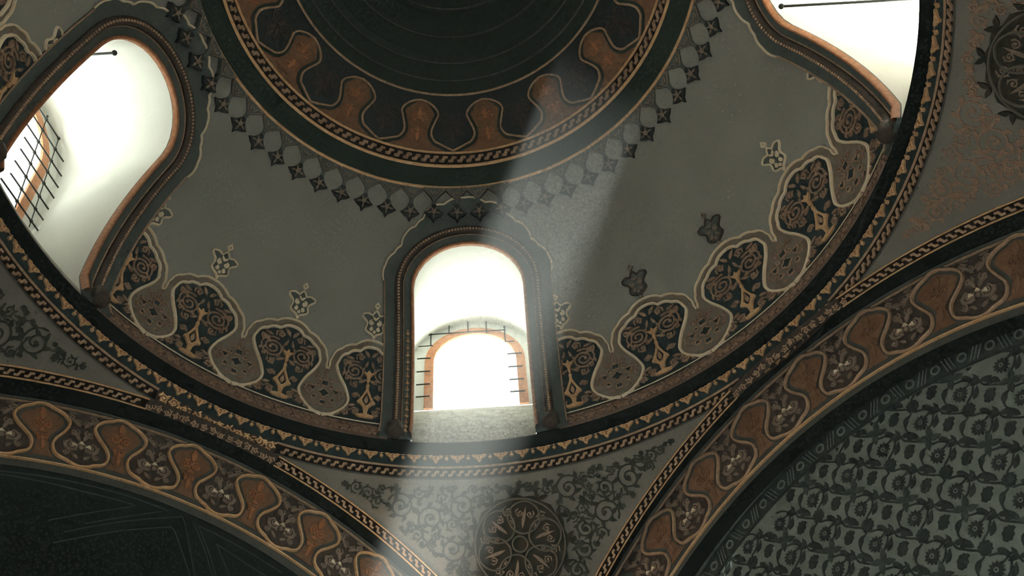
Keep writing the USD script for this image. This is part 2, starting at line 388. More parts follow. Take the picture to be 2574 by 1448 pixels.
# pendentives: the spherical triangles between the arches
CORN = [(rad(-10), PL, PR, 1.036, 1.02, 'pendentive_1'), (rad(80), PB, PL, 1.03, 1.036, 'pendentive_2'), (rad(-100), PR, PS, 1.02, 1.03, 'pendentive_3'), (rad(170), PS+2*pi, PB, 1.03, 1.03, 'pendentive_4')]
def sphere_pz(u, z, d):
    r = np.sqrt(SR*SR-(z-SH)**2)
    P = np.stack([r*np.cos(u), r*np.sin(u), z], -1); q = P-SC0
    return P-q/SR*np.asarray(d)[..., None]
def arch_z(u, psi, a): return SH+np.sqrt(np.maximum(SR*SR-(a/np.cos(u-psi))**2, 0))
for c, hi, lo, ah, al, nm in CORN:
    u = np.linspace(lo, hi, 140)
    zb = np.maximum(np.where(u > c, arch_z(u, hi, ah), arch_z(u, lo, al)), 0)
    zb = np.maximum.reduce([np.where(np.cos(u-hi) > .3, arch_z(u, hi, ah), 0), np.where(np.cos(u-lo) > .3, arch_z(u, lo, al), 0)])
    ok = zb < C5[1]+.001; u, zb = u[ok], zb[ok]
    pg = Polygon(np.vstack([np.stack([u, zb], 1), np.stack([u[::-1], np.full(len(u), C5[1]+.001)], 1)])).buffer(0)
    seen = nm in ('pendentive_1', 'pendentive_3', 'pendentive_2')
    solo('wall_'+nm, fill(pg, sphere_pz, .03, 0.0), 'pendentive_paint', kind='structure',
         label={'pendentive_1': 'grey spherical pendentive with scrolling vines below the middle window', 'pendentive_3': 'brownish grey pendentive with vines at the right edge',
                'pendentive_2': 'dark pendentive sliver at the left edge under the left window'}.get(nm, 'pendentive behind the camera'))

# arches
AL = dict(psi=PL, a0=1.013, a1=1.036, a3=1.08, r3=(1.363, -.0005), r4=(1.173, .0004), r5=(1.1457, .0006))
AR = dict(psi=PR, a0=.998, a1=1.020, a3=1.07, r3=(1.398, .0009), r4=(1.2005, .0005), r5=(1.178, .0006))
LIM = rad(51)
def rr(A, k, x): return A[k][0]+A[k][1]*np.degrees(x)
def face(A, inner='r4'):
    """The arch face: x = angle from the crown, v = 0 at the inner line .. 1 at the outer line."""
    n, t = arch_line(A['psi'], 0)
    def f(x, v, d):
        r = rr(A, inner, x)+(rr(A, 'r3', x)-rr(A, inner, x))*v
        return (A['a3']-np.asarray(d))[:, None]*n+(r*np.sin(x))[:, None]*t+np.stack([0*x, 0*x, SH+r*np.cos(x)], 1)
    return f
def face_m(A):
    """Metric version: x = metres-like distance along the band, y = distance from its inner line."""
    f = face(A); w = A['r3'][0]-A['r4'][0]; rm = (A['r3'][0]+A['r4'][0])/2
    return lambda x, y, d: f(x/rm, y/w, d)
def curve(A, key, a, xs):
    n, t = arch_line(A['psi'], 0); r = rr(A, key, xs) if isinstance(key, str) else np.full(len(xs), key)
    return a*n[None]+(r*np.sin(xs))[:, None]*t+np.stack([0*xs, 0*xs, SH+r*np.cos(xs)], 1)
def loft(P, Q, k=2):
    P, Q = np.asarray(P), np.asarray(Q); n = len(P); S = np.linspace(0, 1, k)
    rows = np.array([P+(Q-P)*s for s in S]); return grid(lambda i, j: rows[i.astype(int), j.astype(int)], np.arange(k), np.arange(n))
XS = np.linspace(-LIM, LIM, 150)
def arch_shell(A, nm, label, back):
    sp = sph_arch(A['psi'], A['a0'], A['a1'])
    ar = Thing(nm, kind='structure', label=label)
    arris = sp(XS, np.ones(150), np.zeros(150)); outer = curve(A, 'r3', A['a3'], XS)
    ar.part('reveal', loft(arris, outer, 3), 'black_cove_shade', label='black reveal between the fret and the lobed band')  # deep shade of the step put into its colour
    ar.part('lobe_band', loft(outer, curve(A, 'r4', A['a3'], XS), 8), 'slate', label='grey face carrying the lobed meander')
    ar.part('edge_strip', loft(curve(A, 'r4', A['a3'], XS), curve(A, 'r5', A['a3']-.004, XS), 2), 'slate')
    fm = face(A)
    ar.part('outer_moulding', ribbon(np.stack([XS, np.full(150, .965)], 1), .045, fm, .010), 'slate')
    ar.part('outer_gold_line', ribbon(np.stack([XS, np.full(150, .93)], 1), .022, fm, .006), 'dull_gold')
    ar.part('inner_gold_line', ribbon(np.stack([XS, np.full(150, .0)], 1), .03, fm, .008), 'gold')
    ar.part('soffit', loft(curve(A, 'r5', A['a3']-.004, XS), curve(A, 'r5', back, XS), 3), 'black_cove_shade', label='black soffit')  # shade of the underside put into its colour
    # fret strip on the pendentives' edge, either side of the crown
    for s in (-1, 1):
        xs = np.linspace(rad(7.4), LIM, 90)*s
        g = grid(lambda x, v: sp(x, v, np.full(len(x), .0012)), xs, np.linspace(0, 1, 4)); ar.part('key_strip', g, 'fret_ground')
        ar.part('fret_gold_line', ribbon(np.stack([xs, np.full(90, .06)], 1), .17, sp, .006, .0012), 'gold')
        ar.part('arris_gold_line', ribbon(np.stack([xs, np.full(90, .95)], 1), .17, sp, .006, .0012), 'gold')
        w = (A['a1']-A['a0']); per = rad(.945); n = int((LIM-rad(8.0))/per)
        W_ = math.hypot(w, 0)*1.42    # the strip's width on the sphere
        for k in range(n):
            x0 = (rad(8.2)+per*(k+.5))*s; h = .95*per/2
            c = [(x0+h*1.0, .66), (x0+h*.2, .66), (x0-h*.2, .36), (x0-h*1.0, .36)] if s > 0 else [(x0-h*1.0, .66), (x0-h*.2, .66), (x0+h*.2, .36), (x0+h*1.0, .36)]
            sc = W_/1.35                # metric buffer in (x*r, v*width)
            q = [(a*1.37, b*W_) for a, b in c]
            g = LineString(q).buffer(.0031, cap_style=2, join_style=2)
            ar.part('key', slab(g, lambda X, Y, d: sp(X/1.37, Y/W_, d), .0012, .005, simp=0), 'dull_gold')
    return ar
BACK_L, BACK_R = 1.085, 1.112
arL = arch_shell(AL, 'wall_left_arch', 'left great arch with key fret, shade-painted reveal and lobed rust meander', 1.09)
arR = arch_shell(AR, 'wall_right_arch', 'right great arch with key fret, shade-painted reveal and lobed brown meander above the tiled wall', BACK_R)

# left: the barrel vault beyond the arch
RB = 1.1457
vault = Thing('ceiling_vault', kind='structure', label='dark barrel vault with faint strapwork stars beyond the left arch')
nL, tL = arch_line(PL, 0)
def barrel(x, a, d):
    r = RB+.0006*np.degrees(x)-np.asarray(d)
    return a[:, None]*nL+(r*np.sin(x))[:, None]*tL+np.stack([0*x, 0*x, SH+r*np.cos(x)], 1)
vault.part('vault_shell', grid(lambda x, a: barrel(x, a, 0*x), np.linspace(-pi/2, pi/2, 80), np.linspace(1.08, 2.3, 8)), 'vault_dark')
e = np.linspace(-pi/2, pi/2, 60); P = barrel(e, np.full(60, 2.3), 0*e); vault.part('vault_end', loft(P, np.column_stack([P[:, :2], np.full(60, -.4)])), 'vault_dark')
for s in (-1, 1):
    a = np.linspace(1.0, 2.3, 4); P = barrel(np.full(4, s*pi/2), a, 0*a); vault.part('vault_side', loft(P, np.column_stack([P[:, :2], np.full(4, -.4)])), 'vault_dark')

# right: the tiled tympanum wall
tym = Thing('wall_right_tiled', kind='structure', label='wall under the right arch covered with dark green floral tiles')
pz = plane_uz(PR, BACK_R)
xs = np.linspace(-pi/2+.0, pi/2, 90); rim = curve(AR, 'r5', BACK_R, np.clip(xs, -pi/2, pi/2)); rimuz = np.stack([(1.183)*np.sin(xs), SH+1.183*np.cos(xs)], 1)
wallpoly = Polygon(np.vstack([rimuz*[1.02, 1]+[0, .01], [(1.21, -.4), (-1.21, -.4)]])).buffer(0)
tym.part('tile_ground', slab(wallpoly, pz, 0, 0.0, seg=.2), 'tile_light', smooth=False)

# the square below: piers, plain walls behind the camera with openings added for fill light, floor, courtyard outside
nS = [(PL, 1.085), (PR, 1.06), (PB, 1.035), (PS, 1.035)]
for psi, nm, fill_opening in ((PB, 'wall_back', True), (PS, 'wall_side', True)):
    n = np.linspace(-1.12, 1.12, 60); top = SH+np.sqrt(np.maximum(SR*SR-1.03**2-n*n, 0)); top = top+.05
    pg = Polygon(np.vstack([np.stack([n, top], 1), [(1.12, -.4), (-1.12, -.4)]])).buffer(0)
    pg = pg.difference(Polygon(head(.35, -.41, .10, .30)))
    solo(nm, slab(pg, plane_uz(psi, 1.035), -.12, 0.0, seg=.1, simp=0), 'wall_plain', smooth=False, kind='structure', label='plain wall behind the camera with an arched opening added for fill light')
for psi, nm in ((PB, 'added_sun_shield'), (PS, 'added_sun_shield')):  # unseen slabs added to keep direct sun out of the openings
    q = arch_line(psi, 0)[0]*2.35; solo(nm, boxm((q[0], q[1], 1.1), 2.4, 2.3, .05, psi), 'wall_plain', smooth=False, kind='structure', label='added slab shielding the opening behind the camera from sun')
for c, *_r in CORN:
    q = np.array([cos(c), sin(c), 0])*1.66; solo('wall_pier', boxm((q[0], q[1], .5), .36, .36, 1.8, c), 'wall_plain', smooth=False, kind='structure', label='plain corner pier below the pendentive')
solo('floor', boxm((0, 0, -.42), 2.9, 2.9, .04, PL), 'floor_stone', smooth=False, kind='structure', label='stone floor of the hall')
solo('courtyard', boxm((0, 0, -.47), 40, 40, .04), 'outer_ground', smooth=False, kind='structure', label='sunlit paved courtyard outside the hall')

# ================================================================ WINDOWS
def loop(p): return np.vstack([p, p[:1]])
AOUT = 1.30
def make_window(name, psi, lean, label, seen=True, grille=None):
    w = Thing(name, kind='structure', label=label); wm = winmap(psi, lean); pl = plane_uz(psi, AOUT)
    jl = lambda p: np.vstack([np.linspace(p[0], p[1], 14)[:-1], p[1:-1], np.linspace(p[-2], p[-1], 14)[1:]])   # points up the jambs too
    inn = head(IW, 2.0, ISP, IAP, 32); out = head(.222, 2.425, 2.66, .20, 32); out[:, 0] += lean*(out[:, 1]-2.25); inn, out = jl(inn), jl(out)
    A, B = wm(inn[:, 0], inn[:, 1], np.zeros(len(inn))), pl(out[:, 0], out[:, 1], np.zeros(len(out)))
    w.part('jamb_reveal', loft(A, B, 4), 'reveal_white', label='bright plastered reveal')
    sI = wm(np.linspace(IW, -IW, 9), np.full(9, 2.0), np.zeros(9)); sO = pl(np.linspace(.222, -.222, 9)+lean*.17, np.full(9, 2.425), np.zeros(9))
    lip_ = wm(np.linspace(IW, -IW, 9), np.full(9, 1.978), np.full(9, .001))
    w.part('sill', join([loft(sI, sO, 4), loft(lip_, sI, 2)]), 'sill_stone', label='sloping grey stone sill')
    opn = head(.142, 2.43, 2.655, .142, 32); opn[:, 0] += lean*(opn[:, 1]-2.25)
    o2 = out.copy(); back = Polygon(loop(o2*[1.03, 1]+[0, .004])).buffer(0).difference(Polygon(loop(opn)))
    w.part('outer_wall', slab(back, pl, -.03, 0.0, simp=0), 'reveal_white', smooth=False)
    big = head(.172, 2.43, 2.655, .172, 32); big[:, 0] += lean*(big[:, 1]-2.25)
    w.part('brick_arch', slab(Polygon(loop(big)).difference(Polygon(loop(opn))), pl, 0, .008, simp=0), 'brick', smooth=False, label='orange brick edging of the outer opening')
    # the surround on the dome
    sur = Polygon(loop(CONT)).difference(Polygon(loop(OPEN)))
    w.part('surround', fill(sur, wm, .03, .010, 0.0), 'frame_paint', label='dark grey painted surround with a scalloped crest')
    sc = np.vstack([crest(1)[1:], crest(-1)[::-1][1:-1]])
    w.part('crest_line', ribbon(sc, .0055, wm, .015, .009, step=.006), 'pale_gold')
    w.part('edge_line', join([ribbon([(s*.258, 2.0), (s*.258, 2.56)], .0045, wm, .014, .009, step=.02) for s in (-1, 1)]), 'dull_gold')
    rl = head(.2144, 2.03, 2.545, .178, 40); P = wm(*dense(rl, .01).T, np.full(len(dense(rl, .01)), .016))
    roll = w.part('roll_moulding', tube3(P, .0125, 8), 'umber', label='round moulding strung with beads')
    q = dense(rl, .0098); q = q[:-1]; P = wm(q[:, 0], q[:, 1], np.full(len(q), .0275))
    w.part('bead_string', join([ball(c, .0042, 1) for c in P]), 'dull_gold', under=roll, label='string of small beads')
    for s in (-1, 1): w.part('roll_foot', tube3(wm(np.full(4, s*.2144), np.array([2.045, 2.03, 2.0, 1.99]), np.full(4, .018)), [.016, .022, .024, .018], 10), 'umber')
    ln = [dense(head(.2015, 2.0, 2.545, .166, 40), .01)]
    w.part('inner_line', ribbon(ln[0], .003, wm, .0135, .0095), 'dull_gold')
    lp = dense(head(IW+.004, 2.0, ISP, IAP+.003, 40), .008)
    w.part('lip', ribbon(lp, .010, wm, .022, .004), 'rust', label='orange edge round the opening')
    # little gilded flowers up the jamb border
    bl = dense(head(.1885, 2.02, 2.545, .153, 40), .0255)
    for i, (y, z) in enumerate(bl):
        if z < 2.40 and y > 0 and name == 'window_1': w.part('border_flower', slab(unary_union([flower(y, z, .0062, 4, .5), flower(y, z+.010, .003, 3, .3)]), wm, .0095, .014, simp=0), 'gold')
    w.done()
names = {0: 'middle arched window glaring white, with brick outer arch and dark beaded surround', 1: 'left arched window glaring white behind iron bars, dark scalloped surround',
         2: 'right arched window glaring white at the upper right corner, with tie rod', 3: 'arched window behind the camera, left', 4: 'arched window behind the camera, right'}
for i, (nm, psi, lean) in enumerate(WINS): make_window(nm, psi, lean, names[i])

# ================================================================ ORNAMENT
RNG = np.random.default_rng(7)
IN_VIEW = (rad(-112), rad(112))

def clipphi(g): return g.difference(FRAMES)
def side_word(ph): return 'left' if ph > rad(-4.1) else 'right'

# ---- crown: gilded rings, key fret, lobes
crown = Thing('trim_2', kind='structure', label='gilded rings and key fret round the crown of the dome')
crown.part('outer_gold_ring', ringline(.7115, 2.8315, .0135, .007, nr=-.75, nz=-.66), 'gold', label='gold ring edging the green band')
crown.part('lower_key_line', ringline(.6465, 2.8585, .012, .006, nr=-.96, nz=-.28), 'gold')
crown.part('upper_key_line', ringline(.6305, 2.916, .009, .006, nr=-.9, nz=-.4), 'gold')
crown.part('lobe_edge_ring', ringline(.4935, 3.0545, .010, .005, nr=-.75, nz=-.66), 'dull_gold')
for (r, z) in ((.462, 3.098), (.425, 3.15), (.36, 3.21), (.285, 3.262), (.20, 3.315)):
    crown.part('cupola_ring', ringline(r, z, .007, .004, nr=-.6, nz=-.8, n=160), 'slate')
bm = band_m(.6475, 2.857, .630, 2.918); L = .0634; per = 2*pi*.639/138
def key_poly(x0, per, ya, yb, hw, sgn=1):
    h = per*.94/2
    return LineString([(x0+sgn*h, ya), (x0+sgn*h*.22, ya), (x0-sgn*h*.22, yb), (x0-sgn*h, yb)]).buffer(hw, cap_style=2, join_style=2)
for k in range(138):
    u = (k+.5)*2*pi/138-pi
    if IN_VIEW[0]-.2 < u < IN_VIEW[1]+.2: crown.part('key', slab(key_poly(u*.639, per, -L*.37, -L*.63, .0052), bm, 0, .004, simp=0), 'dull_gold')
crown.done()

lob_half = np.array([(0, .035), (.024, .095), (.038, .135), (.056, .185), (.067, .30), (.064, .42), (.053, .56), (.048, .65), (.058, .745), (.082, .83), (.1105, .865)])
lobm = band_m(.630, 2.918, .492, 3.056); LL = math.hypot(.138, .138); rlm = .561
lobe_line = smooth_line(lob_half*[1, -LL], 4)
def lobe_design():
    g = []
    g += scroll(-.028, -.105, .024, 1.2, -1, .0019, 1.7, 4) + scroll(.028, -.105, .024, 2.0, 1, .0019, 1.7, 4)
    g += scroll(-.020, -.062, .013, 2.4, 1, .0017, 1.4, 3) + scroll(.020, -.062, .013, .6, -1, .0017, 1.4, 3)
    g += [leaf(0, -.03, -pi/2, .05, .008), leaf(-.004, -.088, 2.0, .03, .007), leaf(.004, -.088, 1.1, .03, .007), leaf(0, -.13, pi/2, .04, .006)]
    return unary_union(g)
LOBE_ART = lobe_design()
for k in range(-5, 6):
    u0 = rad(-1.55+22.4*k)
    if not (rad(-118) < u0 < rad(118)): continue
    off = u0*rlm
    i = abs(k)
    where = 'above the middle window' if k == 0 else '%s to the %s of the middle window' % (ORD[i-1], 'left' if k > 0 else 'right')
    t = Thing('crown_lobe', label='dark pointed lobe of the crown, %s' % (where if k == 0 else where), category='ornament', group='green lobes round the crown')
    R_, L_ = lobe_line+[off, 0], lobe_line*[-1, 1]+[off, 0]
    pg = Polygon(np.vstack([R_, [(off+.1105, -LL*.995), (off-.1105, -LL*.995)], L_[::-1]])).buffer(0)
    t.part('field', fill(pg, lobm, .03, .003), 'dark_teal')
    halo = LineString(np.vstack([L_[::-1], R_[1:]])).buffer(.012, quad_segs=3).difference(pg)
    t.part('halo', slab(halo, lobm, .0, .0022), 'green_band')
    t.part('outline', ribbon(np.vstack([L_[::-1], R_[1:]]), .0075, lobm, .009, .002), 'dull_gold', label='raised bronze outline')
    t.part('scrollwork', slab(affinity.translate(LOBE_ART, off, 0), lobm, .003, .006), 'umber', kind='stuff')
    t.done()
    b0 = off+rad(11.2)*rlm
    if k < 5:
        t = Thing('crown_bay', label='brown rounded bay of the crown, %s' % ('%s to the %s of the middle window' % (ORD[k] if k >= 0 else ORD[-k-1], 'left' if k >= 0 else 'right')), category='ornament', group='brown bays round the crown')
        core = Polygon(np.vstack([smooth_line([(-.038, -.02), (-.030, -.05), (-.024, -.085), (-.036, -.12), (-.036, -.145), (-.018, -.160), (0, -.163), (.018, -.160), (.036, -.145), (.036, -.12), (.024, -.085), (.030, -.05), (.038, -.02)], 4)])).buffer(0)
        art = unary_union(mirror(scroll(.014, -.06, .012, 1, 1, .0013, 1.3, 4)+scroll(.016, -.11, .014, -1, -1, .0013, 1.4, 4)+[leaf(0, -.03, -pi/2, .05, .006), leaf(0, -.10, -pi/2, .045, .007)]))
        t.part('field', fill(affinity.translate(core, b0, 0), lobm, .03, .0026), 'rust_bay')
        t.part('scrollwork', slab(affinity.translate(art, b0, 0), lobm, .0026, .005), 'rust', kind='stuff')
        t.done()

# ---- hanging stars under the crown ring
dm = lambda u0: (lambda x, y, d: dome(u0+x/.745, y, d))
star = Polygon([(0, 2.7405), (.008, 2.7525), (.018, 2.7565), (.030, 2.7645), (.019, 2.770), (.012, 2.777), (.0055, 2.787), (-.0055, 2.787), (-.012, 2.777), (-.019, 2.770), (-.030, 2.7645), (-.018, 2.7565), (-.008, 2.7525)])
stem = Polygon([(-.0050, 2.783), (.0050, 2.783), (.0055, 2.797), (.011, 2.805), (.0365, 2.822), (.0365, 2.8275), (-.0365, 2.8275), (-.0365, 2.822), (-.011, 2.805), (-.0055, 2.797)])
cell = LineString([(-.034, 2.8235), (-.011, 2.8085), (0, 2.803), (.011, 2.8085), (.034, 2.8235)])
star_art = unary_union([Point(0, 2.768).buffer(.0065, 6)]+mirror([leaf(.006, 2.766, -.15, .015, .003), leaf(.004, 2.771, 1.0, .012, .0025), leaf(0, 2.762, -pi/2, .014, .003)]))
stem_art = unary_union(mirror([leaf(.004, 2.810, .8, .016, .003), leaf(.022, 2.822, .4, .012, .003)]+[Point(0, 2.817).buffer(.0035, 5)]))
PHS = [3.42+5.625*k for k in range(1, 20)]+[-23.85-5.70*k for k in range(0, 16)]
PHS += [3.42, -2.2, -7.6, -13.0, -18.4]
for i, ph in enumerate(sorted(PHS)):
    u0 = rad(ph)
    if not (IN_VIEW[0]-.1 < u0 < IN_VIEW[1]+.1): continue
    over = FRAMES.contains(Point(u0, 2.757)) or FRAMES.contains(Point(u0, 2.742))
    side = 'left' if ph > -4.1 else 'right'
    n = sum(1 for q in PHS if (q > -4.1) == (ph > -4.1) and abs(q+4.1) < abs(ph+4.1))
    lab = 'dark carved star under the crown ring, %s to the %s of the middle window' % ((ORD+['twenty-first', 'twenty-second'])[n], side)
    t = Thing('star_pendant', label=lab, category='ornament', group='stars hanging round the crown ring')
    mp = dm(u0); top = .017 if over else 0
    st = t.part('stem_panel', slab(stem, mp, 0, .006+top, simp=0), 'frame_paint')
    t.part('stem_outline', ribbon(np.array(cell.coords), .003, mp, .010+top, .005+top), 'umber_scroll', under=st)
    t.part('stem_leaf', slab(stem_art, mp, .006+top, .009+top), 'umber_scroll', under=st)
    sp_ = t.part('star', slab(star, mp, 0, .008+top, simp=0), 'dark_teal')
    t.part('star_leaf', slab(star_art, mp, .008+top, .0115+top), 'umber_scroll', under=sp_)
    t.done()

# ---- lobed frieze above the cornice: cartouches, drops and finials
def scal(p, b):
    q = scallop([(x*rad(1), y) for x, y in p], b); return q/[rad(1), 1]
thick_h = np.vstack([scal([(0, 2.337), (2.0, 2.3175), (4.0, 2.301), (5.35, 2.272)], .16)[:-1], smooth_line([(5.35, 2.272), (5.65, 2.25), (5.0, 2.218), (3.8, 2.180), (3.05, 2.143), (3.05, 2.122), (3.7, 2.097), (5.0, 2.072), (6.0, 2.061), (7.15, 2.0525)], 4)])
thin_h = np.vstack([scal([(0, 2.362), (2.9, 2.338), (5.2, 2.315), (6.55, 2.281)], .13)[:-1], smooth_line([(6.55, 2.281), (6.9, 2.262), (6.85, 2.244), (7.1, 2.228)], 4)])
for h in (thick_h, thin_h): h[:, 0] = np.maximum(h[:, 0], 0)
def sc(h, tip, s): return np.stack([np.radians(tip+h[:, 0]*s), h[:, 1]], 1)
groups = [[-84.82, -68.52, -52.0, -35.5, -20.41], [13.14, 26.83, 42.0, 55.99], [86.6, 101.0]]
def halves(g, i):
    c = g[i]; r = (g[i+1]-c) if i+1 < len(g) else (c-g[i-1]); l = (c-g[i-1]) if i > 0 else (g[i+1]-c)
    return -l/14.3, r/14.3
def cart_art():
    """Scrollwork of a cartouche in a metric map: x = lateral, y = height, crown tip at (0, 2.337)."""
    g = []
    for r, tn in ((.036, 2.3),): g += scroll(.044, 2.243, r, 1.9, -1, .0022, tn, 6, .42)
    g += scroll(.072, 2.272, .0125, 2.6, 1, .002, 1.3, 3)+scroll(.030, 2.296, .013, -.5, 1, .002, 1.3, 4)
    g += scroll(.040, 2.197, .012, .4, -1, .0019, 1.3, 3)+scroll(.062, 2.214, .010, 3.5, -1, .0017, 1.2, 3)
    g += [leaf(.004, 2.30, .9, .030, .006), leaf(.028, 2.205, 2.6, .03, .005), leaf(.014, 2.262, 1.9, .026, .005), leaf(.05, 2.284, .2, .026, .005)]
    g += scroll(.036, 2.157, .010, 2.2, 1, .0017, 1.2, 3)+[leaf(.02, 2.15, .8, .022, .005), leaf(.03, 2.118, -.3, .024, .005)]
    return unary_union(mirror(g))
def base_art():
    g = scroll(.058, 2.088, .015, 2.6, -1, .0021, 1.4, 5)+scroll(.030, 2.095, .012, .5, 1, .0019, 1.3, 4)
    g += scroll(.086, 2.076, .009, 2.6, -1, .0016, 1.2, 3)
    g += [leaf(.012, 2.079, .35, .03, .006), leaf(.07, 2.072, -.1, .03, .004)]
    return unary_union(mirror(g))
def trefoil(): return unary_union([Polygon([(-.003, 2.205), (.003, 2.205), (.005, 2.228), (.018, 2.246), (.006, 2.241), (0, 2.252), (-.006, 2.241), (-.018, 2.246), (-.005, 2.228)])])
def candel():
    o = smooth_line([(0, 2.204), (.005, 2.196), (.004, 2.182), (.011, 2.160), (.0195, 2.142), (.026, 2.131), (.017, 2.125), (.0085, 2.112), (.006, 2.096), (.006, 2.088), (.024, 2.083), (.020, 2.076), (0, 2.074)], 3)
    o = Polygon(np.vstack([o, (o*[-1, 1])[::-1]])).buffer(0)
    i = smooth_line([(0, 2.172), (.0095, 2.149), (.0115, 2.138), (.005, 2.124), (0, 2.120)], 3)
    return o.difference(Polygon(np.vstack([i, (i*[-1, 1])[::-1]])).buffer(0))
def candel_core():
    i = smooth_line([(0, 2.160), (.005, 2.146), (.0055, 2.138), (0, 2.129)], 3); return Polygon(np.vstack([i, (i*[-1, 1])[::-1]])).buffer(0)
CART, BASE, TREF, CAND, CORE = cart_art(), base_art(), trefoil(), candel(), candel_core()
def drop_art():
    g = [flower(0, 2.176, .013, 4, .35, .78), flower(0, 2.140, .017, 4, .4), flower(0, 2.103, .011, 4, .35, .78)]
    g += mirror([flower(.034, 2.150, .0115, 3, .5, .5), flower(.027, 2.118, .009, 3, .5, 1.2), Point(.020, 2.166).buffer(.005, 5)])
    return unary_union(g)
def drop_lines():
    g = scroll(.040, 2.140, .022, 1.9, -1, .0014, .8, 4, .4)+scroll(.02, 2.19, .011, .3, 1, .0013, 1.0, 3)+[LineString([(0, 2.225), (.004, 2.2), (0, 2.176)]).buffer(.0013), leaf(.014, 2.088, .4, .018, .004)]
    return unary_union(mirror(g))
DROPA, DROPL = drop_art(), drop_lines()
def fin_shape():
    o = smooth_line([(0, 2.463), (.007, 2.456), (.012, 2.447), (.026, 2.452), (.043, 2.444), (.036, 2.433), (.026, 2.424), (.024, 2.412), (.028, 2.398), (.017, 2.388), (.007, 2.384), (.004, 2.378)], 3)
    return np.vstack([o, (o*[-1, 1])[::-1]])
FIN = Polygon(fin_shape()).buffer(0); FINL = LineString(np.vstack([fin_shape(), fin_shape()[:1]]))
FINA = unary_union(mirror(scroll(.011, 2.421, .009, 1.5, -1, .0019, 1.2, 2, .5)+scroll(.012, 2.400, .007, 1.5, 1, .0017, 1.1, 2, .5)+[leaf(0, 2.43, .9, .018, .004)])+[Polygon([(0, 2.398), (.006, 2.391), (0, 2.384), (-.006, 2.391)])])
TOPSQ = Polygon([(0, 2.466), (.010, 2.478), (0, 2.491), (-.010, 2.478)]).difference(Polygon([(0, 2.473), (.004, 2.478), (0, 2.484), (-.004, 2.478)]))
KNOT = unary_union([Polygon([(0, 2.364), (.006, 2.371), (0, 2.379), (-.006, 2.371)])])
def warp(g, u0, sL, sR):
    """Metric ornament -> (angle, height), stretched with the interval on each side."""
    def f(x, y, z=None):
        x = np.asarray(x); s = np.where(x > 0, sR, -sL); return u0+x*s, y
    return shapely.transform(g, lambda a: np.stack(f(a[:, 0], a[:, 1]), 1))
